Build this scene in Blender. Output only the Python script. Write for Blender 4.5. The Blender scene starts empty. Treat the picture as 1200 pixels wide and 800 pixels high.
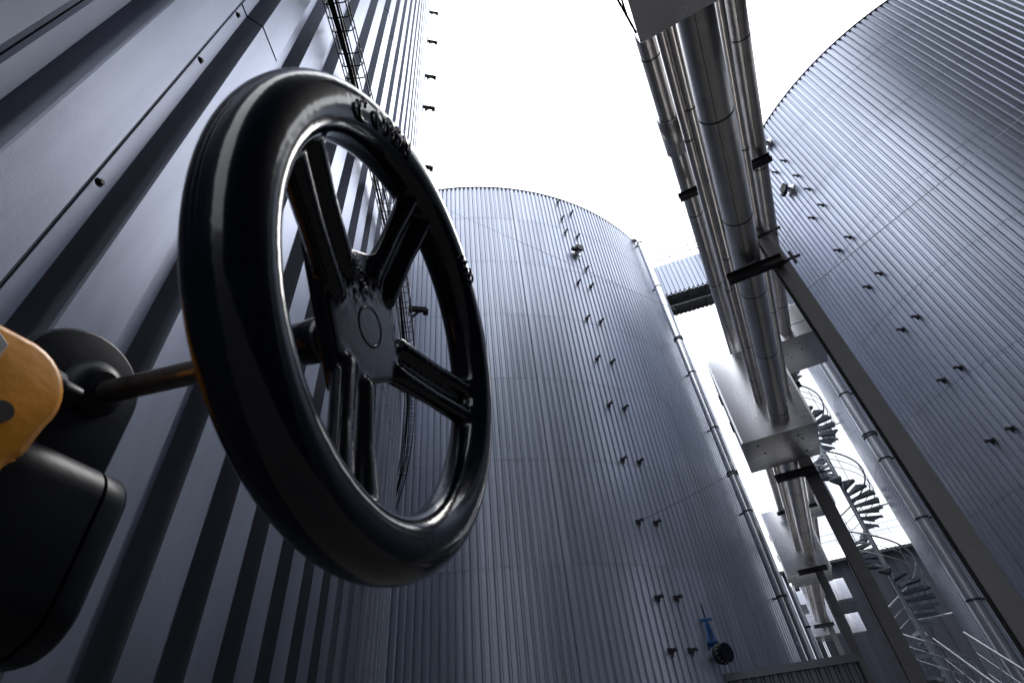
import bpy, bmesh, math, random
from mathutils import Vector, Matrix, noise
random.seed(7)
R = math.radians
sc = bpy.context.scene
col = sc.collection
Z0 = 1.6                      # camera height above the ground

# ------------------------------------------------------------------ camera
cd = bpy.data.cameras.new('camera')
cam = bpy.data.objects.new('camera', cd)
col.objects.link(cam)
CM = Matrix(((0.99370, 0.11205, 0.0), (0.07343, -0.65122, -0.75533), (-0.08463, 0.75057, -0.65535)))
cam.matrix_world = Matrix.Translation((0, 0, Z0)) @ CM.to_4x4()
cd.sensor_width = 36
cd.lens = 592.0 / 1200 * 36
cd.clip_start = 0.02
cd.clip_end = 3000
cd.dof.use_dof = True
cd.dof.focus_distance = 5.0
cd.dof.aperture_fstop = 14.0
sc.camera = cam

# ------------------------------------------------------------------ sky, sun, exposure
SUN_EL, SUN_AZ = R(60), R(25)          # azimuth from +Y towards +X
w = bpy.data.worlds.new('World')
sc.world = w
w.use_nodes = True
nt = w.node_tree
bg = nt.nodes['Background']
sky = nt.nodes.new('ShaderNodeTexSky')
sky.sky_type = 'NISHITA'
sky.sun_disc = False
sky.sun_elevation = SUN_EL
sky.sun_rotation = SUN_AZ
sky.air_density = 1.0
sky.dust_density = 4.0
tc = nt.nodes.new('ShaderNodeTexCoord')
sep = nt.nodes.new('ShaderNodeSeparateXYZ')
nt.links.new(tc.outputs['Generated'], sep.inputs[0])
rmp = nt.nodes.new('ShaderNodeValToRGB')      # overcast: brighter overhead than at the horizon
rmp.color_ramp.elements[0].position = 0.0
rmp.color_ramp.elements[0].color = (0.47, 0.485, 0.52, 1)
rmp.color_ramp.elements[1].position = 1.0
rmp.color_ramp.elements[1].color = (0.94, 0.97, 1.0, 1)
nt.links.new(sep.outputs['Z'], rmp.inputs[0])
mul = nt.nodes.new('ShaderNodeVectorMath')
mul.operation = 'SCALE'
mul.inputs['Scale'].default_value = 16.0
nt.links.new(rmp.outputs[0], mul.inputs[0])
mx = nt.nodes.new('ShaderNodeMixRGB')
mx.inputs[0].default_value = 0.88
nt.links.new(sky.outputs[0], mx.inputs[1])
nt.links.new(mul.outputs[0], mx.inputs[2])
nt.links.new(mx.outputs[0], bg.inputs['Color'])
bg.inputs['Strength'].default_value = 0.12

sd = bpy.data.lights.new('sun', 'SUN')
sd.energy = 0.8
sd.angle = R(25)
sd.color = (1.0, 0.97, 0.93)
sun = bpy.data.objects.new('sun', sd)
col.objects.link(sun)
sdir = Vector((math.sin(SUN_AZ) * math.cos(SUN_EL), math.cos(SUN_AZ) * math.cos(SUN_EL), math.sin(SUN_EL)))
sun.rotation_euler = (-sdir).to_track_quat('-Z', 'Y').to_euler()
sun.location = (0, 0, 60)

sc.view_settings.view_transform = 'Standard'
sc.view_settings.look = 'None'
sc.view_settings.exposure = 1.0
sc.view_settings.gamma = 1.0
sc.render.engine = 'CYCLES'
sc.cycles.max_bounces = 6

# ------------------------------------------------------------------ helpers
class MB:
    """collects boxes, tubes and rings; build() links them as ONE mesh object"""
    def __init__(self): self.v = []; self.f = []; self.s = []
    def add(self, vs, fs, smooth=False):
        o = len(self.v)
        self.v += [tuple(p) for p in vs]
        self.f += [tuple(i + o for i in f) for f in fs]
        self.s += [smooth] * len(fs)
    def box(self, c, ax, ay, az, sx, sy, sz):
        c, ax, ay, az = Vector(c), Vector(ax), Vector(ay), Vector(az)
        vs = [c + ax * sx * i + ay * sy * j + az * sz * k for i in (-.5, .5) for j in (-.5, .5) for k in (-.5, .5)]
        self.add(vs, [(0, 1, 3, 2), (4, 6, 7, 5), (0, 4, 5, 1), (2, 3, 7, 6), (0, 2, 6, 4), (1, 5, 7, 3)])
    def tube(self, pts, r, n=10, closed=False, caps=True, smooth=True):
        pts = [Vector(p) for p in pts]
        m = len(pts)
        rs = r if isinstance(r, (list, tuple)) else [r] * m
        rings = []
        prev = None
        for i, p in enumerate(pts):
            if closed: t = pts[(i + 1) % m] - pts[i - 1]
            else: t = pts[min(i + 1, m - 1)] - pts[max(i - 1, 0)]
            t.normalize()
            if prev is None:
                a = Vector((0, 0, 1)) if abs(t.z) < .9 else Vector((1, 0, 0))
                x = (a - t * a.dot(t)).normalized()
            else:
                x = (prev - t * prev.dot(t)).normalized()
            prev = x
            y = t.cross(x)
            rings.append([p + (x * math.cos(2 * math.pi * k / n) + y * math.sin(2 * math.pi * k / n)) * rs[i] for k in range(n)])
        vs = [q for rg in rings for q in rg]
        fs = []
        for i in range(m if closed else m - 1):
            j = (i + 1) % m
            for k in range(n):
                l = (k + 1) % n
                fs.append((i * n + k, i * n + l, j * n + l, j * n + k))
        self.add(vs, fs, smooth)
        if caps and not closed:
            self.add(rings[0], [tuple(range(n - 1, -1, -1))])
            self.add(rings[-1], [tuple(range(n))])
    def lathe(self, o, axis, prof, n=24, smooth=True):
        """prof: list of (distance along axis, radius)"""
        o, t = Vector(o), Vector(axis).normalized()
        a = Vector((0, 0, 1)) if abs(t.z) < .9 else Vector((1, 0, 0))
        x = (a - t * a.dot(t)).normalized(); y = t.cross(x)
        vs = [o + t * d + (x * math.cos(2 * math.pi * k / n) + y * math.sin(2 * math.pi * k / n)) * r for d, r in prof for k in range(n)]
        fs = [(i * n + k, i * n + (k + 1) % n, (i + 1) * n + (k + 1) % n, (i + 1) * n + k) for i in range(len(prof) - 1) for k in range(n)]
        self.add(vs, fs, smooth)
        self.add(vs[:n], [tuple(range(n - 1, -1, -1))])
        self.add(vs[-n:], [tuple(range(n))])
    def build(self, name, mat, parent=None, bevel=0):
        me = bpy.data.meshes.new(name)
        base = parent_loc(parent)
        me.from_pydata([tuple(Vector(p) - base) for p in self.v], [], self.f)
        me.polygons.foreach_set('use_smooth', self.s)
        if mat: me.materials.append(mat)
        if bevel:
            bm = bmesh.new(); bm.from_mesh(me)
            bmesh.ops.remove_doubles(bm, verts=bm.verts, dist=1e-5)
            bmesh.ops.recalc_face_normals(bm, faces=bm.faces)
            eds = [e for e in bm.edges if len(e.link_faces) == 2 and e.calc_face_angle(0) > .6]
            bmesh.ops.bevel(bm, geom=eds, offset=bevel, segments=3, affect='EDGES', profile=.5)
            for f in bm.faces: f.smooth = True
            bm.to_mesh(me); bm.free()
        else:
            bm = bmesh.new(); bm.from_mesh(me)
            bmesh.ops.recalc_face_normals(bm, faces=bm.faces)
            bm.to_mesh(me); bm.free()
        o = bpy.data.objects.new(name, me)
        col.objects.link(o)
        if parent: o.parent = parent
        return o

def parent_loc(p):
    v = Vector((0, 0, 0))
    while p:
        v += p.location; p = p.parent
    return v

def tag(o, label, cat, group=None):
    o['label'] = label; o['category'] = cat
    if group: o['group'] = group
    return o

def thing(name, label, cat, loc, group=None):
    o = bpy.data.objects.new(name, None)
    o.empty_display_size = .2
    col.objects.link(o)
    o.location = loc
    return tag(o, label, cat, group)

def W(x, y, z): return Vector((x, y, z + Z0))     # z given above the camera

# ------------------------------------------------------------------ materials
def mat(name, base, rough=.5, metal=0.0, var=.12, scale=4.0, stretch=(1, 1, 1), bump=0.0, bscale=60, coat=0.0, rvar=.1, tint=None, spec=.5):
    m = bpy.data.materials.new(name); m.use_nodes = True
    n = m.node_tree; b = n.nodes['Principled BSDF']
    tcd = n.nodes.new('ShaderNodeTexCoord')
    mp = n.nodes.new('ShaderNodeMapping'); mp.inputs['Scale'].default_value = stretch
    n.links.new(tcd.outputs['Object'], mp.inputs[0])
    nz = n.nodes.new('ShaderNodeTexNoise'); nz.inputs['Scale'].default_value = scale; nz.inputs['Detail'].default_value = 8; nz.inputs['Roughness'].default_value = .65
    n.links.new(mp.outputs[0], nz.inputs['Vector'])
    cr = n.nodes.new('ShaderNodeValToRGB')
    d = tint or tuple(c * (1 - var) for c in base)
    cr.color_ramp.elements[0].position = .3; cr.color_ramp.elements[0].color = (*d, 1)
    cr.color_ramp.elements[1].position = .7; cr.color_ramp.elements[1].color = (*[min(1, c * (1 + var)) for c in base], 1)
    n.links.new(nz.outputs['Fac'], cr.inputs[0]); n.links.new(cr.outputs[0], b.inputs['Base Color'])
    mr = n.nodes.new('ShaderNodeMapRange'); mr.inputs['To Min'].default_value = max(.02, rough - rvar); mr.inputs['To Max'].default_value = min(1, rough + rvar)
    n.links.new(nz.outputs['Fac'], mr.inputs[0]); n.links.new(mr.outputs[0], b.inputs['Roughness'])
    b.inputs['Metallic'].default_value = metal
    b.inputs['Specular IOR Level'].default_value = spec
    b.inputs['Coat Weight'].default_value = coat
    b.inputs['Coat Roughness'].default_value = .06
    if bump:
        nb = n.nodes.new('ShaderNodeTexNoise'); nb.inputs['Scale'].default_value = bscale; nb.inputs['Detail'].default_value = 4
        n.links.new(tcd.outputs['Object'], nb.inputs['Vector'])
        bp = n.nodes.new('ShaderNodeBump'); bp.inputs['Strength'].default_value = bump; bp.inputs['Distance'].default_value = .01
        n.links.new(nb.outputs['Fac'], bp.inputs['Height']); n.links.new(bp.outputs[0], b.inputs['Normal'])
    return m

def sheet_shade(m, sheets, seam0, lo=.92, hi=1.06):
    # every sheet of the cladding is a slightly different shade (object coordinates turn round the tank axis)
    n = m.node_tree; b = n.nodes['Principled BSDF']
    tcd = n.nodes.new('ShaderNodeTexCoord'); sp = n.nodes.new('ShaderNodeSeparateXYZ'); n.links.new(tcd.outputs['Object'], sp.inputs[0])
    def ma(op, a, c=None):
        q = n.nodes.new('ShaderNodeMath'); q.operation = op
        for i, x in enumerate((a, c)):
            if x is None: continue
            if isinstance(x, (int, float)): q.inputs[i].default_value = x
            else: n.links.new(x, q.inputs[i])
        return q.outputs[0]
    a = ma('FLOOR', ma('MULTIPLY', ma('ARCTAN2', sp.outputs['Y'], sp.outputs['X']), sheets / (2 * math.pi)))
    z = ma('FLOOR', ma('DIVIDE', ma('SUBTRACT', sp.outputs['Z'], seam0), 2.99))
    cb = n.nodes.new('ShaderNodeCombineXYZ'); n.links.new(a, cb.inputs[0]); n.links.new(z, cb.inputs[1])
    wn = n.nodes.new('ShaderNodeTexWhiteNoise'); wn.noise_dimensions = '2D'; n.links.new(cb.outputs[0], wn.inputs['Vector'])
    mr = n.nodes.new('ShaderNodeMapRange'); mr.inputs['To Min'].default_value = lo; mr.inputs['To Max'].default_value = hi
    n.links.new(wn.outputs['Value'], mr.inputs[0])
    # faint run-off streaks down the sheets
    st = n.nodes.new('ShaderNodeMapping'); st.inputs['Scale'].default_value = (5, 5, .12); n.links.new(tcd.outputs['Object'], st.inputs[0])
    nz = n.nodes.new('ShaderNodeTexNoise'); nz.inputs['Scale'].default_value = 1.6; nz.inputs['Detail'].default_value = 6; n.links.new(st.outputs[0], nz.inputs['Vector'])
    m2 = n.nodes.new('ShaderNodeMapRange'); m2.inputs['From Min'].default_value = .3; m2.inputs['From Max'].default_value = .7; m2.inputs['To Min'].default_value = .84; m2.inputs['To Max'].default_value = 1.05
    n.links.new(nz.outputs['Fac'], m2.inputs[0])
    f = ma('MULTIPLY', mr.outputs[0], m2.outputs[0])
    src = b.inputs['Base Color'].links[0].from_socket
    vm = n.nodes.new('ShaderNodeVectorMath'); vm.operation = 'SCALE'; n.links.new(src, vm.inputs[0]); n.links.new(f, vm.inputs['Scale'])
    n.links.new(vm.outputs[0], b.inputs['Base Color'])

M = {}
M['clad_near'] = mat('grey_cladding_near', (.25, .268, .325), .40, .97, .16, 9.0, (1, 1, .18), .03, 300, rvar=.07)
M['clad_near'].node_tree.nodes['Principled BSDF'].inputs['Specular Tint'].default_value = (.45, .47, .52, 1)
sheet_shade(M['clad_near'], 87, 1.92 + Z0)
M['clad'] = mat('grey_cladding', (.40, .435, .53), .38, .65, .06, .8, (1, 1, .15), rvar=.05)
sheet_shade(M['clad'], 77, 4.09 + Z0, .93, 1.05)
M['clad_dark'] = mat('dark_cladding', (.035, .038, .048), .55, .1, .12, 1.0, (1, 1, .2), spec=.12)
M['fence_grey'] = mat('fence_grey', (.12, .125, .15), .45, .4, .1, 1.5)
M['clad_white'] = mat('white_cladding', (.82, .83, .85), .55, 0, .05, .5)
M['flash'] = mat('dark_flashing', (.05, .055, .07), .45, .5)
M['seam'] = mat('seam_grey', (.12, .13, .17), .4, .7)
M['jacket'] = mat('aluminium_jacket', (.64, .615, .60), .33, 1.0, .14, 3.0, (1, 1, 1), .10, 8, rvar=.09)
M['jacket_band'] = mat('jacket_band', (.10, .10, .10), .5, .6)
M['sheet'] = mat('box_sheet', (.80, .80, .83), .27, .8, .03, 1.2, (1, 1, .6), .015, 1.5, rvar=.03)
M['galv'] = mat('galvanised_steel', (.42, .44, .47), .42, .8, .2, 6.0)
M['steel_dark'] = mat('dark_painted_steel', (.028, .028, .032), .55, .1, .2, 5.0, spec=.3)
M['column'] = mat('grey_painted_column', (.125, .122, .125), .5, .3, .15, 3.0)
M['stainless'] = mat('stainless_pipe', (.62, .63, .66), .25, 1.0, .06, 2.0)
M['dull_pipe'] = mat('dull_grey_pipe', (.42, .435, .48), .40, .75, .08, 2.0)
M['black_wire'] = mat('black_wire', (.015, .015, .018), .5, .2)
M['black_paint'] = mat('black_gloss_paint', (.003, .0045, .010), .12, 0, .3, 30, bump=.010, bscale=130, coat=.08, rvar=.04, spec=.4)
M['black_body'] = mat('black_gearbox_paint', (.006, .008, .014), .36, 0, .3, 14, bump=.02, bscale=90, coat=.0, rvar=.08, spec=.14)
M['yellow'] = mat('yellow_paint', (.76, .31, .014), .34, 0, .08, 14, bump=.05, bscale=120, rvar=.1, tint=(.64, .25, .012))
M['shaft'] = mat('oiled_steel_shaft', (.20, .18, .165), .30, .9, .35, 20, (1, 1, 1), .08, 80)
M['blue'] = mat('blue_enamel', (.010, .095, .30), .35, 0, .15, 9)
M['bolt'] = mat('zinc_bolt', (.55, .55, .56), .35, .9)
M['roof'] = mat('dark_roof_sheet', (.2, .21, .23), .5, .3)
M['grate'] = mat('galvanised_tread', (.22, .255, .29), .45, .4, .2, 9)

# ------------------------------------------------------------------ ground
def ground():
    m = mat('concrete_yard', (.082, .080, .078), .85, 0, .3, .6, bump=.3, bscale=12)
    b = MB(); n = 24; S = 900
    b.add([(-S + 2 * S * i / n, -S + 2 * S * j / n, 0) for j in range(n + 1) for i in range(n + 1)],
          [(j * (n + 1) + i, j * (n + 1) + i + 1, (j + 1) * (n + 1) + i + 1, (j + 1) * (n + 1) + i) for j in range(n) for i in range(n)])
    o = b.build('ground', m); o['kind'] = 'structure'
ground()

# ------------------------------------------------------------------ tanks
def cladding_mb(c, rad, nrib, phase, ztop, seams, depth, gap, groove, flip=1):
    """box-profile sheets wrapped round a cylinder, one course above the other"""
    b = MB()
    step = 2 * math.pi / nrib
    ang, off = [], []
    for k in range(nrib):
        if gap < .01:                      # the near tank: folded edges, and a lap joint on every fifth rib
            prof = [(0, -.004), (.016, 0), (.537, 0), (.553, -.004)]
            if k % 5 == 0: prof += [(.592, -depth * .36), (.594, -depth * .36 - .006), (.606, -depth * .45 - .006), (.608, -depth * .40)]
            prof += [(.68, -depth), (.845, -depth)]
        else:
            prof = [(0, 0), (.52, 0), (.58, -depth), (.81, -depth)]
        for p, d in prof:
            ang.append(phase + flip * (k + p) * step); off.append(d)
    n = len(ang)
    rows = [(0.0, 0)]
    for s in seams:
        rows += [(s - gap / 2, 0), (s - gap / 2, -groove), (s + gap / 2, -groove), (s + gap / 2, .0015)]
    rows.append((ztop, .0))
    vs = []
    for z, dr in rows:
        for a, d in zip(ang, off):
            r = rad + d + dr
            vs.append((c[0] + r * math.cos(a), c[1] + r * math.sin(a), z))
    fs = []
    for j in range(len(rows) - 1):
        for k in range(n):
            l = (k + 1) % n
            fs.append((j * n + k, j * n + l, (j + 1) * n + l, (j + 1) * n + k))
    b.add(vs, fs)
    return b

def ring_mb(c, prof, n=256):
    b = MB()
    b.lathe((c[0], c[1], 0), (0, 0, 1), prof, n)
    return b

def tank(label, c, rad, nrib, phase, H, seams, mats, depth=.055, gap=.018, groove=.009, flip=1, group='ribbed storage tanks'):
    t = thing('storage_tank', label, 'storage tank', (c[0], c[1], 0), group)
    cladding_mb(c, rad, nrib, phase, H, seams, depth, gap, groove, flip).build('cladding', mats, t)
    b = MB(); n = 256
    pr = [(H - .012, rad - depth - .03), (H - .012, rad + .012), (H + .06, rad + .012), (H + .06, rad - .30), (H - .05, rad - .30)]
    vs = [(c[0] + r * math.cos(2 * math.pi * k / n), c[1] + r * math.sin(2 * math.pi * k / n), z) for z, r in pr[:4] for k in range(n)]
    b.add(vs, [(i * n + k, i * n + (k + 1) % n, (i + 1) * n + (k + 1) % n, (i + 1) * n + k) for i in range(3) for k in range(n)], True)
    b.build('rim_flashing', M['flash'], t)
    b = MB()
    vs = [(c[0] + (rad - .1) * math.cos(2 * math.pi * k / 96), c[1] + (rad - .1) * math.sin(2 * math.pi * k / 96), H + .04) for k in range(96)] + [(c[0], c[1], H + 1.2)]
    b.add(vs, [(k, (k + 1) % 96, 96) for k in range(96)])
    b.build('roof', M['roof'], t)
    return t

HT = 21.5 + Z0
LC, LR = (-14.594, .566), 13.9
MC, MR = (-2.346, 25.6), 12.363
RC, RR = (21.069, 14.669), 9.003
seq = lambda z: [z + Z0 + 2.99 * k for k in range(-1, 8) if .3 < z + Z0 + 2.99 * k < HT - .4]
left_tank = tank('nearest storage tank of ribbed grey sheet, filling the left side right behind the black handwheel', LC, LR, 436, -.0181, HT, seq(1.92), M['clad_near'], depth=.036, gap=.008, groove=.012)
mid_tank = tank('round ribbed grey storage tank in the middle, its curved rim against white sky', MC, MR, 388, .003, HT, seq(4.09), M['clad'], flip=-1)
right_tank = tank('round ribbed grey storage tank on the right beyond the overhead pipes', RC, RR, 283, .0, HT, seq(4.46), M['clad'])

tank('dark ribbed tank added out of view, right of and behind the camera, to darken reflections', (14.25, -8.9), 13.0, 408, 0, HT + 5, seq(4.09), M['clad_dark'])  # unseen tank added so the near wall's ribs have something dark to reflect

def surf(c, rad, deg, off=0): 
    a = R(deg); return Vector((c[0] + (rad + off) * math.cos(a), c[1] + (rad + off) * math.sin(a), 0))

def bracket_mb(L=.24):
    """flat bar arm with an end clip and a foot plate; local +X points out of the wall"""
    b = MB(); X, Y, Z = (1, 0, 0), (0, 1, 0), (0, 0, 1)
    b.box((.006, 0, 0), X, Y, Z, .012, .13, .13)
    b.box((L / 2 + .01, 0, 0), X, Y, Z, L, .05, .055)
    b.box((L, 0, -.035), X, Y, Z, .06, .075, .04)
    b.box((L * .45, 0, -.075), Vector((.8, 0, -.6)), Y, Vector((.6, 0, .8)), .02, .03, .16)
    return b
BR = {}
def bracket(t, c, rad, deg, z, L=.24):
    if L not in BR:
        o = bracket_mb(L).build('wall_bracket', M['steel_dark']); BR[L] = o.data
    else:
        o = bpy.data.objects.new('wall_bracket', BR[L]); col.objects.link(o)
    o.parent = t
    p = surf(c, rad, deg); o.location = (p.x - c[0], p.y - c[1], z + Z0)
    o.rotation_euler = (0, 0, R(deg))
    return o
for z in (2.08, 3.27, 5.25, 7.2, 9.22, 11.23, 13.25, 15.28, 18.7, 19.74, 21.1): bracket(mid_tank, MC, MR, -64.55, z)
for z in (2.08, 3.28, 5.27, 7.2, 9.2, 11.2, 13.24, 15.26, 16.36, 18.63, 20.45): bracket(mid_tank, MC, MR, -61.75, z)
for z in (1.7, 3.7, 5.68, 7.67, 9.66, 11.63, 13.6, 15.6, 18.95): bracket(right_tank, RC, RR, -167.15, z, .241)
for z in (1.7, 3.7, 5.69, 7.67, 9.65, 11.65, 13.6, 15.6, 16.7, 17.7, 18.88): bracket(right_tank, RC, RR, -163.45, z, .241)
for z in (4.35, 7.6, 9.75, 11.2, 13.2, 15.3, 17.1): bracket(left_tank, LC, LR, 15.2, z, .2)
for z in (.889, 1.468, 1.824, .3, -.3):
    b = MB(); p = surf(LC, LR, -.463, -.026); p.z = z + Z0
    b.lathe(p, (1, 0, 0), [(0, .0085), (.0025, .0085), (.003, .0055), (.008, .0055), (.009, .0045)], 12)
    b.build('cladding_screw', M['steel_dark'], left_tank)

# vertical cover strip on the middle tank (the darker column of ribs)
b = MB(); p = surf(MC, MR, -75.4, .004); a = R(-75.4)
b.box((p.x, p.y, HT / 2), (-math.sin(a), math.cos(a), 0), (math.cos(a), math.sin(a), 0), (0, 0, 1), .11, .008, HT - .2)
b.build('cover_strip', M['clad'], mid_tank)

def nozzle(label, c, rad, deg, z):
    p = surf(c, rad, deg); p.z = z + Z0
    d = Vector((math.cos(R(deg)), math.sin(R(deg)), 0)); s = Vector((-d.y, d.x, 0)); up = Vector((0, 0, 1))
    t = thing('nozzle_fitting', label, 'nozzle', p, 'flanged nozzles high on the tanks')
    b = MB(); b.lathe(p, d, [(-.02, .22), (.03, .22), (.03, .11), (.30, .11)], 24); b.build('neck', M['stainless'], t)
    b = MB(); b.lathe(p + d * .30, d, [(0, .19), (.05, .19), (.06, .17), (.09, .17)], 24); b.build('flange', M['steel_dark'], t)
    b = MB(); b.lathe(p + d * .22 + up * .1, up, [(0, .05), (.18, .05), (.18, .09), (.22, .09)], 16); b.build('vent_pipe', M['stainless'], t)
    b = MB(); b.box(p + d * .2 - s * .22, d, s, up, .16, .22, .14); b.build('junction_box', M['steel_dark'], t)
    b = MB(); b.box(p + d * .012 - up * .28, d, s, up, .012, .2, .22); b.build('back_plate', M['seam'], t)
nozzle('dark flanged nozzle near the top of the middle tank between two rows of brackets', MC, MR, -63.0, 17.35)
nozzle('flanged nozzle with a bright neck high on the right tank', RC, RR, -167.1, 17.6)
nozzle('flanged nozzle at the right tank rim, half hidden by the pipe rack', RC, RR, -163.8, 20.5)

# wire cable tray round the nearest tank
def cable_tray():
    t = thing('cable_tray', 'black wire basket tray running round the nearest tank wall', 'cable tray', (LC[0], LC[1], 2.7 + Z0))
    z = 2.68 + Z0; r0, r1 = LR + .028, LR + .125
    A = [R(-3 + i * .5) for i in range(0, 76)]
    ring = lambda r, zz: [(LC[0] + r * math.cos(a), LC[1] + r * math.sin(a), zz) for a in A]
    b = MB()
    for r, zz in ((r0, z), (r0, z + .06), (r1, z), (r1, z + .06), (r0 + .033, z), (r0 + .066, z)):
        b.tube(ring(r, zz), .0032, 6)
    a = R(-3)
    k = 0
    while a < R(34):
        ca, sa = math.cos(a), math.sin(a)
        q = lambda r, zz: (LC[0] + r * ca, LC[1] + r * sa, zz)
        b.tube([q(r0, z + .06), q(r0, z + .012), q(r0 + .012, z), q(r1 - .012, z), q(r1, z + .012), q(r1, z + .06)], .0030, 6)
        k += 1
        a += (.075 if k % 3 == 0 else .045) / LR * 1.25
    b.build('wire_basket', M['black_wire'], t)
    b = MB()
    for i, (r, zz) in enumerate(((r0 + .02, z + .012), (r0 + .033, z + .011), (r0 + .05, z + .013))):
        b.tube([(LC[0] + (r + .006 * math.sin(a * 60 + i)) * math.cos(a), LC[1] + (r + .006 * math.sin(a * 60 + i)) * math.sin(a), zz) for a in A], .006, 6)
    b.build('cable', M['black_wire'], t)
    for dg in (3.4, 6.8, 12.5, 19, 26):
        b = MB(); a = R(dg); d = Vector((math.cos(a), math.sin(a), 0)); s = Vector((-d.y, d.x, 0))
        p = Vector((LC[0], LC[1], z - .012)) + d * (LR + .06)
        b.box(p, d, s, (0, 0, 1), .12, .012, .006); b.build('tray_bracket', M['steel_dark'], t)
cable_tray()

# ------------------------------------------------------------------ downpipes on the tanks
def downpipe(label, x, y, r, ztop, c, rad, clamps, flanges, elbow, pm='stainless'):
    t = thing('downpipe', label, 'pipe', (x, y, 0), 'insulated downpipes on the tanks')
    d = Vector((x - c[0], y - c[1], 0)).normalized()
    b = MB()
    pts = [(x, y, .0)] + [(x, y, ztop + Z0)]
    if elbow:
        for i in range(1, 9):
            a = R(i * 22.5 * 0.8)
            pts.append((x - d.x * .28 * (1 - math.cos(a)), y - d.y * .28 * (1 - math.cos(a)), ztop + Z0 + .28 * math.sin(a)))
    b.tube(pts, r, 24); b.build('pipe', M[pm], t)
    s = Vector((-d.y, d.x, 0))
    for z in clamps:
        b = MB(); b.lathe((x, y, z + Z0 - .03), (0, 0, 1), [(0, r + .012), (.06, r + .012)], 24)
        q = Vector((x, y, z + Z0)) - d * (r + .10); b.box(q, d, s, (0, 0, 1), .24, .06, .05)
        b.build('clamp', M['steel_dark'], t)
    for z in flanges:
        b = MB(); b.lathe((x, y, z + Z0 - .05), (0, 0, 1), [(0, r + .05), (.045, r + .05), (.05, r + .03), (.06, r + .03), (.065, r + .05), (.11, r + .05)], 24)
        b.build('flange', M['flash'], t)
downpipe('bright insulated downpipe with a hooked top on the right edge of the middle tank', 7.39, 17.5, .155, 21.3, MC, MR, (21.0, 17.6, 12.3, 9.6, 6.3, 3.6), (14.2, 7.7), True)
downpipe('grey insulated downpipe behind the spiral stair on the right tank', 11.85, 16.1, .18, 21.0, RC, RR, (9.6, 7.0, 5.0, 12.5, 15.5, 2.7, 18), (7.9,), True, 'dull_pipe')

# ------------------------------------------------------------------ pipe rack
HH = 5.7                                  # height of the lower tier above the camera
UA = R(23.4)
U3 = Vector((math.sin(UA), math.cos(UA), 0)); V3 = Vector((math.cos(UA), -math.sin(UA), 0)); UP = Vector((0, 0, 1))
def Q(u, v, z): return (U3 * u + V3 * v + UP * z) * HH + UP * Z0

def rack_pipe(label, v, z, r, u0, u1, bands, seam=True, sleeve=None):
    t = thing('insulated_pipe', label, 'pipe', Q(u0, v, z), 'pipes of the overhead rack')
    b = MB(); b.tube([Q(u0 + (u1 - u0) * i / 12, v, z) for i in range(13)], r * HH, 32); b.build('jacket', M['jacket'], t)
    for i, u in enumerate(bands):
        b = MB(); b.lathe(Q(u, v, z), U3, [(-.012, r * HH - .002), (-.012, r * HH + .004), (.012, r * HH + .004), (.012, r * HH - .002)], 32)
        b.build('seam_band', M['jacket_band'], t)
    if seam:
        b = MB(); rr = r * HH
        a = R(-105)
        for i in range(int((u1 - u0) * HH / .14)):
            p = Q(u0, v, z) + U3 * (.14 * i + .05) + (V3 * math.cos(a) + UP * math.sin(a)) * (rr + .001)
            b.lathe(p, V3 * math.cos(a) + UP * math.sin(a), [(0, .007), (.003, .005)], 6)
        b.build('rivet_line', M['jacket_band'], t)
        b = MB()
        q0 = Q(u0, v, z) + (V3 * math.cos(a) + UP * math.sin(a)) * (rr + .0005)
        q1 = Q(u1, v, z) + (V3 * math.cos(a) + UP * math.sin(a)) * (rr + .0005)
        s = (V3 * -math.sin(a) + UP * math.cos(a))
        b.box((q0 + q1) / 2, U3, s, s.cross(U3), (q1 - q0).length, .008, .004)
        b.build('lap_seam', M['jacket_band'], t)
    if sleeve:
        ua, ub, k = sleeve
        b = MB(); b.lathe(Q(ua, v, z), U3, [(0, r * HH), (0, r * HH * k), ((ub - ua) * HH, r * HH * k), ((ub - ua) * HH, r * HH)], 32)
        b.build('sleeve', M['jacket'], t)
    return t
fr = lambda a, b, s: [a + s * i for i in range(int((b - a) / s) + 1)]
rack_pipe('thickest metal clad pipe in the middle of the overhead pipe rack', .244, 1.067, .0368, .1, 8.1, [.70, 1.01, 1.32, 1.66, 2.1, 2.7, 3.05, 3.4, 3.75, 4.1, 4.45, 5.5, 6, 6.5, 7, 7.5])
rack_pipe('upper left clad pipe of the rack with a wider sleeve', .207, 1.5, .0272, .1, 8.1, [.72, 1.32, 1.72, 2.3, 3.4, 4.0, 5], True, (.92, 1.045, 1.3))
rack_pipe('thin clad pipe at the left of the lower rack tier', .193, 1.17, .0102, .1, 8.1, [.8, 1.4, 2.0, 3, 4], False)
rack_pipe('thin clad pipe right beside the thickest pipe on its left', .2137, 1.17, .0134, .1, 8.1, [.72, 1.25, 1.75, 2.8, 3.6, 4.3], False)
rack_pipe('thin clad pipe in the gap right of the thickest pipe', .318, 1.17, .0092, .1, 8.1, [.9, 1.6, 2.9, 3.9], False)
rack_pipe('upper right clad pipe of the rack entering the far right box', .435, 1.47, .0262, .1, 8.1, [.78, 1.22, 1.62, 1.98, 2.9, 3.5, 4.1, 5], True)

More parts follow.
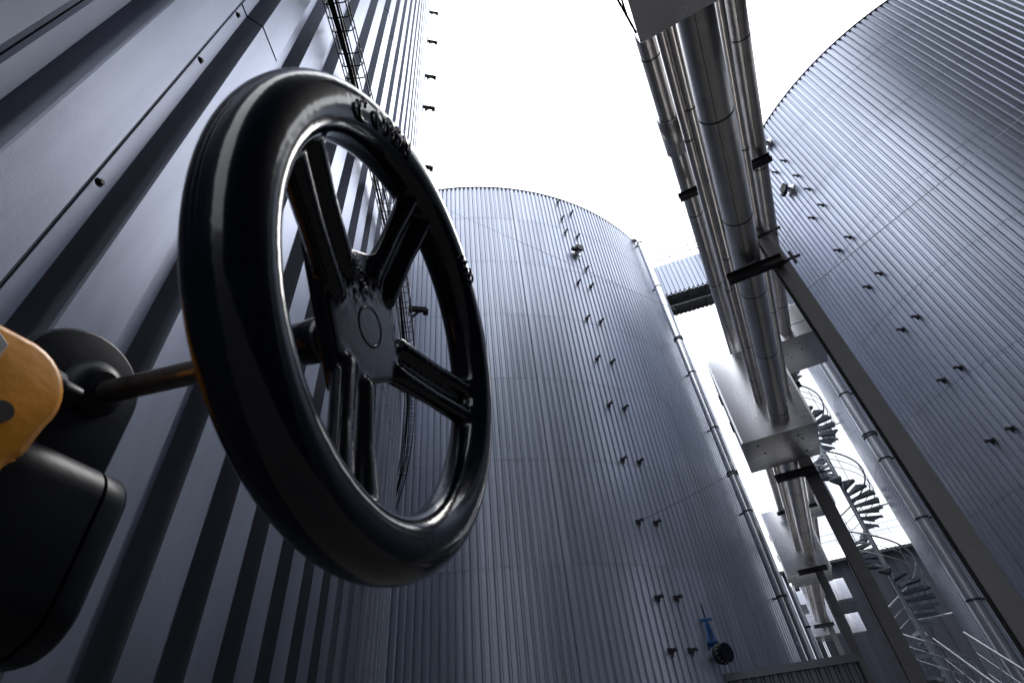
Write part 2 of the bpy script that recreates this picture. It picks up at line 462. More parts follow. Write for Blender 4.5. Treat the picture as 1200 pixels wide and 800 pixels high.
def clad_box(label, u0, u1, v0, v1, z0, z1, screws=(), seam=None):
    c = Q((u0 + u1) / 2, (v0 + v1) / 2, (z0 + z1) / 2)
    t = thing('insulation_box', label, 'box', Q((u0 + u1) / 2, (v0 + v1) / 2, z0), 'metal boxes round the rack pipes')
    b = MB(); b.box(c, U3, V3, UP, (u1 - u0) * HH, (v1 - v0) * HH, (z1 - z0) * HH); b.build('box_shell', M['sheet'], t, .012)
    b = MB()
    for uu, vv in screws:
        b.lathe(Q(uu, vv, z0), -UP, [(0, .028), (.008, .028), (.018, .016)], 10)
    if screws: b.build('bottom_screw', M['steel_dark'], t)
    for vv, s_ in ((v0, 1), (v1, -1)):
        b = MB(); b.box(Q(u0, vv, (z0 + z1) / 2) - U3 * .003 + V3 * .03 * s_, U3, V3, UP, .006, .04, (z1 - z0) * HH - .03)
        b.build('edge_trim', M['sheet'], t)
    for zz in (z0 + (z1 - z0) * .38, z0 + (z1 - z0) * .72):
        b = MB(); b.box(Q((u0 + u1) / 2, v0, zz) - V3 * .02, U3, V3, UP, .12, .04, .28); b.build('side_latch', M['steel_dark'], t)
    if seam:
        b = MB(); b.box(Q(u0, (v0 + v1) / 2, seam) - U3 * .004, U3, V3, UP, .006, (v1 - v0) * HH - .05, .012); b.build('panel_seam', M['seam'], t)
    return t
clad_box('large bright sheet metal box round the rack pipes, nearest of the low ones', 2.19, 2.52, .058, .364, 1.0, 1.447, ((2.25, .12), (2.34, .14), (2.3, .30), (2.44, .31), (2.26, .285)))
clad_box('grey box on the upper right pipe, cut by the near column', 2.19, 2.49, .396, .59, 1.42, 1.6, ((2.3, .48),), 1.49)
clad_box('second low sheet metal box along the rack, beyond the largest one', 4.6, 5.06, .045, .365, 1.0, 1.487, ((4.7, .1), (4.8, .3)))
clad_box('small grey box on the upper right pipe behind the second column', 4.55, 4.82, .40, .59, 1.42, 1.6, (), 1.5)
clad_box('farthest low sheet metal box above the fence', 7.8, 8.3, .07, .39, 1.0, 1.5)
clad_box('small pale box at the far end, upper of two against the dark building', 8.35, 8.55, .55, .73, 1.42, 1.66)
clad_box('small pale box at the far end, lower of two against the dark building', 8.0, 8.2, .53, .68, 1.0, 1.2)
clad_box('dark bottomed metal box overhead at the top edge of the photo', .1, .452, .128, .30, 1.0, 1.42, ((.40, .215), (.30, .2), (.31, .26)))

def column(label, u, v, wid, dep, topz, arms, plates=()):
    t = thing('steel_column', label, 'column', Vector((Q(u, v, 0).x, Q(u, v, 0).y, 0)), 'columns of the pipe rack')
    zt = topz * HH + Z0
    c = Vector((Q(u, v, 0).x, Q(u, v, 0).y, zt / 2))
    b = MB(); f = .016
    b.box(c - U3 * (dep / 2 - f / 2), V3, U3, UP, wid, f, zt)
    b.box(c + U3 * (dep / 2 - f / 2), V3, U3, UP, wid, f, zt)
    b.box(c, V3, U3, UP, .012, dep - 2 * f, zt)
    b.build('shaft', M['column'], t)
    b = MB(); b.box((c.x, c.y, .0125), V3, U3, UP, wid + .2, dep + .2, .025); b.build('base_plate', M['column'], t)
    for (ua, va, vb, z0, z1) in arms:
        b = MB()
        L = (vb - va) * HH
        p = Q(ua, (va + vb) / 2, (z0 + z1) / 2)
        hgt = (z1 - z0) * HH
        b.box(p + UP * hgt / 2, V3, U3, UP, L, .12, .012)
        b.box(p - UP * hgt / 2, V3, U3, UP, L, .12, .012)
        b.box(p, V3, U3, UP, L, .012, hgt - .012)
        b.build('bracket_arm', M['steel_dark'], t)
    for z in plates:
        b = MB(); p = Q(u, v, z) - U3 * (dep / 2 + .02)
        b.box(p + V3 * .05, V3, U3, UP, wid + .24, .03, .035)
        b.box(p + V3 * (wid / 2 + .06) - U3 * .01, V3, U3, UP, .03, .04, .26)
        b.build('cross_bar', M['steel_dark'], t)
    return t
column('nearest steel column of the pipe rack, dark diagonal across the right tank', 1.205, .316, .21, .21, 1.45, ((1.165, .16, .455, 1.408, 1.43), (1.165, .172, .318, .992, 1.018)), (1.135, 1.01))
column('second steel column of the rack, coming out from under the largest box', 2.68, .31, .30, .34, 1.45, ((2.62, .15, .33, .965, .998), (2.62, .16, .455, 1.408, 1.43)), (.97,))
column('third steel column, standing at the end of the corrugated fence', 4.68, .275, .30, .36, 1.45, ((4.5, .13, .33, .965, .998), (4.5, .16, .455, 1.408, 1.43)))
column('farthest steel column of the rack in front of the dark building', 7.0, .28, .30, .36, 1.45, ((6.95, .13, .33, .965, .998), (6.95, .16, .455, 1.408, 1.43)))
# strut bars beside the overhead box
t = thing('strut_frame', 'thin black V shaped strut beside the overhead box at the top edge', 'strut', Q(.36, .118, 1.0))
b = MB(); b.tube([Q(.30, .10, 1.0), Q(.43, .126, 1.0)], .012, 8); b.build('long_bar', M['steel_dark'], t)
b = MB(); b.tube([Q(.33, .118, 1.0), Q(.395, .1195, 1.0)], .010, 8); b.build('short_bar', M['steel_dark'], t)

# ------------------------------------------------------------------ bridge between the tank tops
def bridge():
    A = Vector((8.86, 20.03, 0)); B = Vector((13.1, 18.85, 0))
    d = (B - A).normalized(); n = Vector((-d.y, d.x, 0)); 
    if n.y < 0: n = -n
    A -= d * .25
    L = (B - A).length; z0, z1 = 19.45 + Z0, 21.9 + Z0
    t = thing('walkway_bridge', 'corrugated walkway bridge high between the middle and right tank tops', 'walkway', (A.x, A.y, z0))
    b = MB(); m = int(L / .24)
    for side in (0, 1.9):
        vs = []
        for k in range(m):
            for p, o in ((0, 0), (.48, 0), (.58, .06), (.86, .06)):
                q = A + d * ((k + p) * L / m) + n * (side + (o if side == 0 else -o))
                vs += [(q.x, q.y, z0), (q.x, q.y, z1)]
        b.add(vs, [(2 * i, 2 * i + 2, 2 * i + 3, 2 * i + 1) for i in range(len(vs) // 2 - 1)])
    b.build('side_panel', M['clad'], t)
    b = MB(); c = A + d * L / 2 + n * .95
    b.box((c.x, c.y, z0 + .12), d, n, UP, L, 1.86, .06); b.build('deck', M['steel_dark'], t)
    for i in range(5):
        b = MB(); q = A + d * (L * (i + .5) / 5) + n * .95; b.box((q.x, q.y, z0 + .06), d, n, UP, .08, 1.84, .10); b.build('floor_beam', M['steel_dark'], t)
    b = MB(); q = c; b.tube([A + n * .95 + UP * (z0 + .02), A + n * .95 + d * L + UP * (z0 + .02)], .05, 8); b.build('conduit', M['galv'], t)
    for side in (0.02, 1.88):
        b = MB()
        for zz in (z1 + .45, z1 + .95):
            b.tube([A + n * side + UP * zz, A + n * side + d * L + UP * zz], .03, 6)
        for i in range(5):
            q = A + n * side + d * (L * i / 4); b.tube([q + UP * z1, q + UP * (z1 + .95)], .028, 6)
        b.build('handrail', M['column'], t)
    b = MB(); e = A + d * (L * .66) - n * .45
    for k in range(6):
        zz = z0 + .9 + .5 * k
        b.tube([e + Vector((.42 * math.cos(a), .42 * math.sin(a), zz)) for a in [2 * math.pi * i / 16 for i in range(16)]], .016, 5, closed=True)
    for i in range(5):
        a = 2 * math.pi * i / 5; b.tube([e + Vector((.42 * math.cos(a), .42 * math.sin(a), z0 + .9)), e + Vector((.42 * math.cos(a), .42 * math.sin(a), z0 + 3.4))], .012, 5)
    b.build('ladder_cage', M['steel_dark'], t)
bridge()

# ------------------------------------------------------------------ spiral stair
def spiral():
    px, py = 12.65, 20.3
    t = thing('spiral_stair', 'galvanised spiral staircase winding up beside the right tank', 'staircase', (px, py, 0))
    top = 22.4
    b = MB(); b.tube([(px, py, 0), (px, py, top + 1.0)], .085, 16); b.build('centre_pole', M['galv'], t)
    n = 98; rise = top / n; dth = R(-360 / 15.0); ph = R(150); ro = .95
    for k in range(n):
        a0 = ph + dth * k; a1 = a0 + dth * 1.12; z = rise * (k + 1)
        b = MB()
        pt = lambda r, a, zz: (px + r * math.cos(a), py + r * math.sin(a), zz)
        am = (a0 + a1) / 2
        vs = [pt(.08, a0, z), pt(ro, a0, z), pt(ro * 1.0, am, z), pt(ro, a1, z), pt(.08, a1, z)]
        vs += [(x, y, zz - .05) for x, y, zz in vs]
        b.add(vs, [(0, 1, 2, 3, 4), (9, 8, 7, 6, 5)] + [(i, i + 5, (i + 1) % 5 + 5, (i + 1) % 5) for i in range(5)])
        for aa in (a0, a1):
            a_, b_ = aa - .006, aa + .006
            va = [pt(.08, a_, z - .036), pt(ro, a_, z - .036), pt(ro, a_, z - .115), pt(.08, a_, z - .115), pt(.08, b_, z - .036), pt(ro, b_, z - .036), pt(ro, b_, z - .115), pt(.08, b_, z - .115)]
            b.add(va, [(0, 1, 2, 3), (7, 6, 5, 4), (0, 4, 5, 1), (1, 5, 6, 2), (2, 6, 7, 3), (3, 7, 4, 0)])
        b.build('tread', M['grate'], t)
    hel = lambda r, dz, k0=0, k1=n, s=2: [(px + r * math.cos(ph + dth * (k / s)), py + r * math.sin(ph + dth * (k / s)), rise * (k / s + 1) + dz) for k in range(k0 * s, k1 * s)]
    b = MB(); b.tube(hel(ro + .02, 1.05), .033, 8); b.build('handrail', M['galv'], t)
    b = MB(); b.tube(hel(ro + .02, .7), .015, 6); b.tube(hel(ro + .02, .35), .015, 6); b.build('mid_rail', M['galv'], t)
    for k in range(0, n, 2):
        a = ph + dth * (k + .5); z = rise * (k + 1)
        b = MB(); b.tube([(px + (ro + .02) * math.cos(a), py + (ro + .02) * math.sin(a), z - .1), (px + (ro + .02) * math.cos(a), py + (ro + .02) * math.sin(a), z + 1.05)], .014, 6)
        b.build('baluster', M['galv'], t)
    for z in (4.6, 8.4, 12, 15.5, 19):
        d = (Vector((RC[0], RC[1], 0)) - Vector((px, py, 0))).normalized()
        b = MB(); p = Vector((px, py, z)); b.tube([p + d * .08, p + d * 1.25], .03, 8); b.build('wall_tie', M['galv'], t)
spiral()

# ------------------------------------------------------------------ fence, handrails, building, silo
def corrugated(A, B, z0, z1, pitch, dep, face=-1):
    A, B = Vector(A), Vector(B); d = (B - A).normalized(); n = Vector((-d.y, d.x, 0)) * face
    L = (B - A).length; m = max(1, int(L / pitch)); vs = []
    for k in range(m):
        for p, o in ((0, 0), (.5, 0), (.62, -dep), (.88, -dep)):
            q = A + d * ((k + p) * L / m) + n * o
            vs += [(q.x, q.y, z0), (q.x, q.y, z1)]
    q = B; vs += [(q.x, q.y, z0), (q.x, q.y, z1)]
    b = MB(); b.add(vs, [(2 * i, 2 * i + 2, 2 * i + 3, 2 * i + 1) for i in range(len(vs) // 2 - 1)])
    return b
t = thing('corrugated_fence', 'low dark corrugated fence with a flat cap at the foot of the middle tank', 'fence', (5.5, 14.6, 0))
FA, FB = (4.35, 15.15, 0), (7.05, 14.15, 0)
corrugated(FA, FB, 0, 1.42 + Z0, .2, .035).build('panel', M['fence_grey'], t)
fd = (Vector(FB) - Vector(FA)).normalized(); fn = Vector((-fd.y, fd.x, 0)); fc = (Vector(FA) + Vector(FB)) / 2
b = MB(); b.box((fc.x, fc.y, 1.50 + Z0), fd, fn, UP, (Vector(FB) - Vector(FA)).length + .1, .16, .16); b.build('cap_rail', M['fence_grey'], t)
for k in (0, 1):
    b = MB(); q = Vector(FA).lerp(Vector(FB), k) + fn * .1; b.box((q.x, q.y, .75 + Z0 / 2), fd, fn, UP, .1, .1, 1.5 + Z0 - .02); b.build('post', M['steel_dark'], t)

def building():
    t = thing('corrugated_building', 'dark corrugated building closing the gap behind the pipe rack', 'building', Q(8.75, 1.0, 0) - UP * (Q(8.75, 1, 0).z))
    u = 50.0 / HH
    A = Q(u, -1.6, 0); B = Q(u, 3.2, 0); ze = 11.1 + Z0
    A.z = B.z = 0
    corrugated(A, B, 0, ze, .9, .09).build('wall', M['clad_dark'], t)
    b = MB()
    e0, e1 = A - U3 * .5, B - U3 * .5; r0, r1 = A + U3 * 9, B + U3 * 9
    m = 90; vs = []
    for k in range(m + 1):
        for p, o in ((0, 0), (.5, 0), (.55, .06), (.95, .06)):
            a = e0.lerp(e1, min(1, (k + p) / m)); c = r0.lerp(r1, min(1, (k + p) / m))
            vs += [(a.x, a.y, ze + .1 + o), (c.x, c.y, ze + 3.4 + o)]
    b.add(vs, [(2 * i, 2 * i + 2, 2 * i + 3, 2 * i + 1) for i in range(len(vs) // 2 - 1)])
    b.build('roof', M['clad_white'], t)
    b = MB(); c = (e0 + e1) / 2; b.box((c.x, c.y, ze - .02), V3, U3, UP, (B - A).length, .3, .2); b.build('eaves_gutter', M['steel_dark'], t)
    b = MB()
    for zz in (3.9, 4.5):
        b.tube([(r0.x, r0.y, ze + zz), (r1.x, r1.y, ze + zz)], .04, 6)
    for k in range(19):
        q = r0.lerp(r1, k / 18); b.tube([(q.x, q.y, ze + 3.4), (q.x, q.y, ze + 4.5)], .035, 6)
    b.build('roof_railing', M['galv'], t)
    for vv in (.02, .2):
        b = MB(); q = Q(u, vv, 0) - U3 * .25; b.tube([(q.x, q.y, 0), (q.x, q.y, ze)], .12, 10); b.build('rain_pipe', M['stainless'], t)
building()

def wall_ladder():
    q0 = Q(50.0 / HH, .95, 0); q0.z = 0
    q0 -= U3 * .35
    t = thing('caged_ladder', 'thin caged ladder on the dark building right of the far columns', 'ladder', q0)
    for k in (-1, 1):
        b = MB(); b.tube([q0 + V3 * .25 * k, q0 + V3 * .25 * k + UP * 12.4], .035, 6); b.build('rail', M['steel_dark'], t)
    b = MB()
    b.tube([q0 + V3 * .25 * (1 if i % 4 in (0, 3) else -1) + UP * (.4 + .3 * (i // 2)) for i in range(80)], .02, 5)
    b.build('rung', M['steel_dark'], t)
    b = MB()
    for k in range(9):
        zz = 3 + 1.0 * k
        b.tube([q0 - U3 * .05 - U3 * .55 * math.sin(math.pi * i / 12) + V3 * .42 * math.cos(math.pi * i / 12) + UP * zz for i in range(13)], .03, 5)
    for k in (2, 4, 6, 8, 10):
        c = q0 - U3 * .05 - U3 * .55 * math.sin(math.pi * k / 12) + V3 * .42 * math.cos(math.pi * k / 12)
        b.tube([c + UP * 3, c + UP * 11], .025, 5)
    b.build('safety_cage', M['steel_dark'], t)
wall_ladder()

def riser():
    x, y = 9.78, 21.95
    t = thing('riser_pipe', 'thin bright vertical pipe at the foot of the middle tank behind the fence', 'pipe', (x, y, 0))
    b = MB(); b.tube([(x, y, 0), (x, y, 6.2), (x + .06, y + .1, 6.45), (x + .25, y + .5, 6.6)], .075, 14); b.build('pipe', M['stainless'], t)
    for z in (2.2, 3.6, 5.0):
        b = MB(); b.lathe((x, y, z), UP, [(0, .10), (.06, .10)], 14); b.build('coupling', M['steel_dark'], t)
    b = MB(); b.box((x + .12, y - .05, 5.6), V3, U3, UP, .22, .16, .3); b.build('actuator', M['galv'], t)
riser()

sc_, sr = (33.2, 54.7), 3.9
t = thing('tall_silo', 'tall pale ribbed silo glimpsed behind the spiral staircase', 'silo', (sc_[0], sc_[1], 0))
cladding_mb(sc_, sr, 90, 0, 37, [6 * k for k in range(1, 6)], .05, .04, .03).build('cladding', M['clad_white'], t)
b = MB(); b.lathe((sc_[0], sc_[1], 37), (0, 0, 1), [(0, sr + .06), (.15, sr + .06), (1.2, .3)], 48); b.build('roof', M['clad_white'], t)
a = R(-140 + 35); p = Vector((sc_[0] + sr * math.cos(R(-92)), sc_[1] + sr * math.sin(R(-92)), 27.5))
b = MB(); b.box(p, (1, 0, 0), (0, 1, 0), UP, 1.3, .5, 1.5); b.build('vent_box', M['steel_dark'], t)

def stair_rail(label, P, Qp):
    P, Qp = Vector(P), Vector(Qp)
    t = thing('stair_handrail', label, 'handrail', (Qp.x, Qp.y, 0), 'handrails of the lower flight')
    b = MB(); b.tube([P, Qp], .022, 8); b.build('top_rail', M['galv'], t)
    b = MB()
    for dz in (.33, .66): b.tube([P - UP * dz, Qp - UP * dz], .014, 6)
    b.build('mid_rail', M['galv'], t)
    for k in range(5):
        q = P.lerp(Qp, k / 4); b = MB(); b.tube([q, q - UP * 1.0], .018, 6); b.build('post', M['galv'], t)
    b = MB(); 
    d = (Qp - P).normalized(); s = d.cross(UP).normalized()
    b.box((P + Qp) / 2 - UP * 1.08, d, s, s.cross(d), (P - Qp).length, .03, .22); b.build('stringer', M['steel_dark'], t)
def azp(az, d, el): return W(d * math.sin(R(az)), d * math.cos(R(az)), d * math.tan(R(el)))
stair_rail('left galvanised handrail of the lower flight at the bottom right corner', azp(32.47, 14, 5.75), azp(36.6, 9.2, -.6))
stair_rail('right galvanised handrail of the lower flight at the bottom right corner', azp(34.6, 14, 5.8), azp(39.4, 9.3, -.6))

# ------------------------------------------------------------------ blue gate valve on the middle tank
def gate_valve():
    deg = -58.6; p = surf(MC, MR, deg); p.z = 1.95 + Z0
    d = Vector((math.cos(R(deg)), math.sin(R(deg)), 0)); s = Vector((-d.y, d.x, 0))
    t = thing('gate_valve', 'blue gate valve with a black bolted blind flange low on the middle tank', 'valve', p)
    b = MB(); b.lathe(p, d, [(-.03, .13), (.16, .13), (.16, .20), (.21, .20)], 24); b.build('nozzle', M['galv'], t)
    b = MB(); b.lathe(p + d * .215, d, [(0, .20), (.04, .20), (.06, .14), (.24, .14), (.26, .21), (.30, .21)], 28); b.build('valve_body', M['black_body'], t)
    f = MB(); f.lathe(p + d * .305, d, [(0, .235), (.04, .235), (.05, .22)], 32); fo = f.build('blind_flange', M['steel_dark'], t)
    for k in range(12):
        a = 2 * math.pi * k / 12; q = p + d * .35 + (s * math.cos(a) + UP * math.sin(a)) * .19
        b = MB(); b.lathe(q, d, [(0, .021), (.022, .021), (.024, .013), (.04, .013)], 6, False); b.build('flange_bolt', M['bolt'], fo)
    m = p + d * .36 * .9 - d * .17
    b = MB(); b.lathe(m + UP * .10, UP, [(0, .13), (.14, .11), (.14, .15), (.19, .15)], 20); b.build('bonnet', M['blue'], t)
    b = MB()
    for k in (-1, 1): b.tube([m + UP * .28 + s * .09 * k, m + UP * .6 + s * .06 * k, m + UP * .74 + s * .03 * k], .03, 8)
    b.build('yoke', M['blue'], t)
    h = MB(); hc = m + UP * .79
    h.tube([hc + (s * math.cos(a) + d * math.sin(a)) * .16 for a in [2 * math.pi * i / 28 for i in range(28)]], .017, 8, closed=True)
    for k in range(4):
        a = math.pi / 2 * k; h.tube([hc, hc + (s * math.cos(a) + d * math.sin(a)) * .16], .012, 6)
    h.build('handwheel', M['blue'], t)
    b = MB(); b.tube([m + UP * .25, m + UP * 1.16], .02, 8); b.build('stem', M['steel_dark'], t)
gate_valve()

# ------------------------------------------------------------------ overhead cables
def cable(label, A, B, sag):
    A, B = Vector(A), Vector(B); b = MB()
    b.tube([A.lerp(B, k / 20) - UP * sag * 4 * (k / 20) * (1 - k / 20) for k in range(21)], .008, 6)
    tag(b.build('overhead_cable', M['seam']), label, 'cable', 'thin cables between the tanks')
p = surf(MC, MR, -77.5, .03)
cable('thin cable crossing the front of the middle tank from upper left', W(-2.4, 13.19, 19.85), Q(1.75, .02, 1.46), .0)
cable('thin cable rising from a bracket low on the middle tank', W(2.98, 14.36, 5.24), Q(2.45, .05, 1.02), .05)
cable('thin cable running across the right tank from the near column', W(4.40, 5.52, 5.12), W(15.79, 7.31, 13.24), .02)

# ------------------------------------------------------------------ the handwheel and its gearbox
def handwheel_valve():
    n = Vector((.9692, -.2317, -.0829)).normalized()
    C = W(-.0813, .2617, .2538)
    e1 = Vector((.2325, .7515, .6174)); e1 = (e1 - n * e1.dot(n)).normalized(); e2 = n.cross(e1)
    P0 = W(-.357, .328, .277)
    ah = Vector((.972, -.234, 0)).normalized(); hx = Vector((.234, .972, 0)).normalized()
    t = thing('handwheel_valve', 'glossy black cast handwheel on a gearbox valve, filling the foreground', 'valve', P0 - UP * .2)
    G = lambda h, z, o: P0 + hx * h + UP * z + ah * o
    L = lambda x, y, z: C + e1 * x + e2 * y + n * z
    RW, ra, rb = .15, .0200, .0190
    # raw casting, fused and smoothed into one surface, then split into rim, spokes and hub
    raw = MB()
    N, K = 160, 32
    vs = []
    for i in range(N):
        a = 2 * math.pi * i / N
        for k in range(K):
            b = 2 * math.pi * k / K
            cb, sb = math.cos(b), math.sin(b)
            pw = 2.0 / 2.25
            x = math.copysign(abs(cb) ** pw, cb); z = math.copysign(abs(sb) ** pw, sb)
            r = RW + ra * x
            vs.append((r * math.cos(a), r * math.sin(a), rb * z))
    raw.add(vs, [(i * K + k, i * K + (k + 1) % K, ((i + 1) % N) * K + (k + 1) % K, ((i + 1) % N) * K + k) for i in range(N) for k in range(K)])
    hubz = -.020
    raw.lathe((0, 0, hubz - .034), (0, 0, 1), [(0, .018), (.004, .021), (.02, .024), (.03, .036), (.034, .036)], 32)
    raw.box((-.007, .012, hubz - .0065), (1, 0, 0), (0, 1, 0), (0, 0, 1), .086, .100, .013)
    SP = (127, 53, -32, -133)
    for dg in SP:
        a = R(dg); d = Vector((math.cos(a), math.sin(a), 0)); s = Vector((-d.y, d.x, 0)); zz = Vector((0, 0, 1))
        p0 = d * .03 + zz * (hubz - .010); p1 = d * .140 + zz * -.006
        dd = (p1 - p0).normalized()
        raw.box((p0 + p1) / 2, dd, s, dd.cross(s), (p1 - p0).length, .027, .011)
        for k in (-1, 1):
            q0 = d * .040 + s * .0125 * k + zz * (hubz - .004); q1 = d * .142 + s * .0135 * k + zz * .001
            raw.tube([q0, q0.lerp(q1, .5), q1], [.0090, .0076, .0100], 12)
    me = bpy.data.meshes.new('raw'); me.from_pydata(raw.v, [], raw.f)
    ob = bpy.data.objects.new('raw', me); col.objects.link(ob)
    rm = ob.modifiers.new('r', 'REMESH'); rm.mode = 'VOXEL'; rm.voxel_size = .0016
    sm = ob.modifiers.new('s', 'SMOOTH'); sm.factor = .5; sm.iterations = 14
    dg_ = bpy.context.evaluated_depsgraph_get()
    ev = bpy.data.meshes.new_from_object(ob.evaluated_get(dg_))
    bpy.data.objects.remove(ob)
    co = [v.co.copy() for v in ev.vertices]
    no = [v.normal.copy() for v in ev.vertices]
    # a little casting unevenness, most of it on the hub shoulder
    for i, c in enumerate(co):
        k = noise.noise(c * 170) * .00005
        hb = math.exp(-((c.x + .004) ** 2 / .0005 + (c.y - .040) ** 2 / .00018)) * (1 if c.z > hubz - .012 else 0)
        k += hb * max(0, noise.noise(c * 330) - .05) * .006
        co[i] = c + no[i] * k
    parts = {}
    for p in ev.polygons:
        c = sum((co[i] for i in p.vertices), Vector()) / len(p.vertices)
        r = math.hypot(c.x, c.y)
        if r > .1285: key = 'rim'
        elif abs(c.x + .007) < .044 and abs(c.y - .012) < .051: key = 'hub'
        else:
            an = math.degrees(math.atan2(c.y, c.x))
            key = min(SP, key=lambda g: abs((an - g + 180) % 360 - 180))
        parts.setdefault(key, []).append(tuple(p.vertices))
    tmp = bpy.data.meshes.new('tmp'); tmp.from_pydata(co, [], [tuple(p.vertices) for p in ev.polygons]); tmp.update()
    wn = [v.normal.copy() for v in tmp.vertices]
    rot = Matrix((e1, e2, n)).transposed()
    def make(name, faces, parent):
        used = sorted({i for f in faces for i in f}); ix = {o: k for k, o in enumerate(used)}
        base = parent_loc(parent)
        m2 = bpy.data.meshes.new(name)
        m2.from_pydata([tuple(C + rot @ co[i] - base) for i in used], [], [tuple(ix[i] for i in f) for f in faces])
        m2.polygons.foreach_set('use_smooth', [True] * len(m2.polygons))
        m2.materials.append(M['black_paint'])
        m2.normals_split_custom_set_from_vertices([tuple(rot @ wn[i]) for i in used])
        o = bpy.data.objects.new(name, m2); col.objects.link(o); o.parent = parent
        return o
    wheel = make('handwheel', parts['rim'], t)
    make('hub', parts['hub'], wheel)
    for g in SP: make('spoke', parts[g], wheel)
    bpy.data.meshes.remove(tmp)
    # round plug in the middle of the hub
    b = MB(); pc = L(-.001, .004, hubz - .0006)
    b.lathe(pc, n, [(0, .0165), (.0006, .0165), (.0012, .0150), (.0012, .0145), (.0004, .0135)], 40); b.build('hub_plug', M['black_paint'], wheel)
    # raised lettering and arrow on the rim shoulder
    def on_rim(x, y, z, a0):
        """x along the rim (clockwise), y outwards over the shoulder, z up from the paint"""
        a = a0 - x / (RW + ra * .75); v0 = R(103)
        v = v0 - y / .0200
        rr = ra + z
        return L((RW + rr * math.cos(v)) * math.cos(a), (RW + rr * math.cos(v)) * math.sin(a), (rb + z) * math.sin(v) * 1.02 + .0012)
    cu = bpy.data.curves.new('letters', 'FONT'); cu.body = 'OPEN'; cu.size = .0205; cu.extrude = .0008; cu.offset = .0002; cu.space_character = 1.35
    cu.resolution_u = 4
    fo = bpy.data.objects.new('letters', cu); col.objects.link(fo)
    bpy.context.view_layer.update()
    me = bpy.data.meshes.new_from_object(fo.evaluated_get(bpy.context.evaluated_depsgraph_get()))
    bm = bmesh.new(); bm.from_mesh(me)
    bmesh.ops.triangulate(bm, faces=bm.faces); bmesh.ops.subdivide_edges(bm, edges=[e for e in bm.edges if e.calc_length() > .004], cuts=1)
    bpy.data.objects.remove(fo)
    base = parent_loc(wheel)
    for v in bm.verts: v.co = on_rim(v.co.x, v.co.y - .0075, v.co.z + .0004, R(96)) - base
    me = bpy.data.meshes.new('lettering'); bm.to_mesh(me); bm.free()
    me.materials.append(M['black_paint'])
    o = bpy.data.objects.new('lettering', me); col.objects.link(o); o.parent = wheel
    def arrow(a0, flip=1):
        # bent arrow cast on the rim
        b = MB()
        pts = [on_rim(flip * x, y, .0006, a0) for x, y in ((.010, -.0075), (.003, -.0075), (-.002, -.006), (-.0045, -.0015), (-.002, .003), (.003, .0045), (.008, .0045))]
        b.tube(pts, .0013, 8)
        b.tube([on_rim(flip * x, y, .0006, a0) for x, y in ((.0055, .0075), (.0095, .0045), (.0055, .0015))], .0013, 8)
        b.build('arrow', M['black_paint'], wheel)
    arrow(R(104)); arrow(R(19), -1)
    b = MB()
    for k in range(5):
        q = [on_rim(-.004 + .0075 * k + .0018 * math.cos(j), -.005 + .004 * math.sin(j) + .002 * (k % 2), .0010, R(27)) for j in (0, 1.6, 3.1, 4.7)]
        b.tube(q, .0015, 6)
    b.build('casting_mark', M['black_paint'], wheel)
    # shaft, collar and gearbox
    b = MB(); b.tube([L(0, 0, -.048), L(0, 0, -.10), L(0, 0, -.20), L(0, 0, -.30)], .0098, 24); b.build('shaft', M['shaft'], t)
    b = MB(); b.lathe(L(.002, .003, -.088), n, [(0, .012), (.004, .0165), (.022, .0175), (.030, .0175), (.034, .012)], 28); b.build('shaft_collar', M['black_paint'], t)
    # bearing cover plate with an arched top
    b = MB(); m = 20; prof = [(-.062, -.10)] + [(-.062, -.02)] + [(-.012 + .050 * math.cos(a), .004 + .049 * math.sin(a)) for a in [math.pi - math.pi * i / m for i in range(m + 1)]] + [(.038, -.10)]
    prof = prof[:1] + prof[2:]
    k = len(prof)
    vs = [G(h, z, 0) for h, z in prof] + [G(h, z, -.022) for h, z in prof]
    b.add(vs, [tuple(range(k)), tuple(range(2 * k - 1, k - 1, -1))] + [(i, (i + 1) % k, (i + 1) % k + k, i + k) for i in range(k)])
    b.build('cover_plate', M['black_body'], t, .0035)
    b = MB(); b.lathe(G(-.004, .004, -.002), n, [(0, .026), (.006, .024), (.014, .017), (.016, .0125)], 32); b.build('shaft_seal', M['black_body'], t)
    def rounded(h0, h1, inset, name, parent, bev):
        rr = .032; z0, z1, o0, o1 = -.1935 + inset, -.0585 - inset, -.12 + inset, .03 - inset
        pts = []
        for cz, co_, st in ((z1 - rr, o1 - rr, 0), (z1 - rr, o0 + rr, 90), (z0 + rr, o0 + rr, 180), (z0 + rr, o1 - rr, 270)):
            for i in range(9):
                q = R(st + 90 * i / 8); pts.append((cz + rr * math.sin(q), co_ + rr * math.cos(q)))
        k = len(pts); b = MB()
        rows = [(h0, 0), (h1 - bev, 0), (h1 - bev * .3, -bev * .3), (h1, -bev)] if bev else [(h0, 0), (h1, 0)]
        cz, co_ = (z0 + z1) / 2, (o0 + o1) / 2
        vs = []
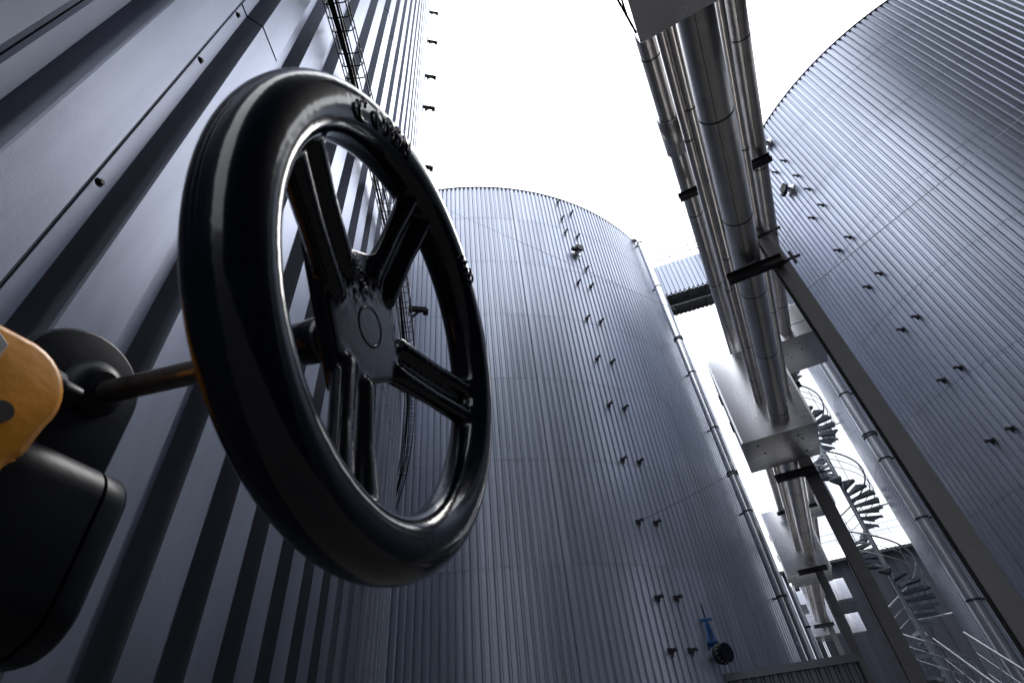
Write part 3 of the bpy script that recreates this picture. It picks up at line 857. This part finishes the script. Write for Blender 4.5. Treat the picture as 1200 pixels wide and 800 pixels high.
        for h, d in rows:
            for z, o in pts:
                fz = 1 + d / ((z1 - z0) / 2); fo_ = 1 + d / ((o1 - o0) / 2)
                vs.append(G(h, cz + (z - cz) * fz, co_ + (o - co_) * fo_))
        b.add(vs, [(i * k + j, i * k + (j + 1) % k, (i + 1) * k + (j + 1) % k, (i + 1) * k + j) for i in range(len(rows) - 1) for j in range(k)], True)
        b.add(vs[:k], [tuple(range(k))]); b.add(vs[-k:], [tuple(range(k))])
        return b.build(name, M['black_body'], parent)
    ho = rounded(-.175, .0225, 0, 'gearbox_housing', t, 0)
    rounded(.0225, .0255, .0035, 'gasket_groove', ho, 0)
    rounded(.0255, .0475, 0, 'housing_lid', ho, .007)
    b = MB(); b.lathe(G(-.075, -.030, .028), hx, [(0, .0125), (.030, .0125), (.034, .0095), (.046, .0095)], 24); b.build('bearing_stub', M['black_body'], t)
    # yellow indicator bracket
    b = MB()
    pr = [(-.14, -.175), (-.066, -.175), (-.060, -.106), (-.0545, -.1015)]
    pr += [(-.085 + .035 * math.cos(R(q)), -.066 + .036 * math.sin(R(q))) for q in range(-20, 100, 12)] + [(-.14, -.034)]
    k = len(pr); vs = [G(h, z, .066) for h, z in pr] + [G(h, z, .022) for h, z in pr]
    b.add(vs, [tuple(range(k)), tuple(range(2 * k - 1, k - 1, -1))] + [(i, (i + 1) % k, (i + 1) % k + k, i + k) for i in range(k)])
    yo = b.build('yellow_bracket', M['yellow'], t, .006)
    b = MB(); b.lathe(G(-.080, -.083, .0645), ah, [(0, .0068), (.003, .0068)], 20); b.build('bracket_hole', M['black_wire'], yo)
    b = MB(); b.lathe(G(-.108, -.052, .064), ah, [(0, .011), (.007, .011), (.009, .009)], 6, False); b.build('bracket_bolt', M['bolt'], yo)
    # pipe that carries the gearbox off the tank wall
    b = MB(); b.lathe(G(-.085, -.126, -.12), -ah, [(0, .07), (.018, .07), (.018, .042), (.20, .042), (.20, .07), (.222, .07)], 32); b.build('carrier_pipe', M['black_body'], t)
handwheel_valve()
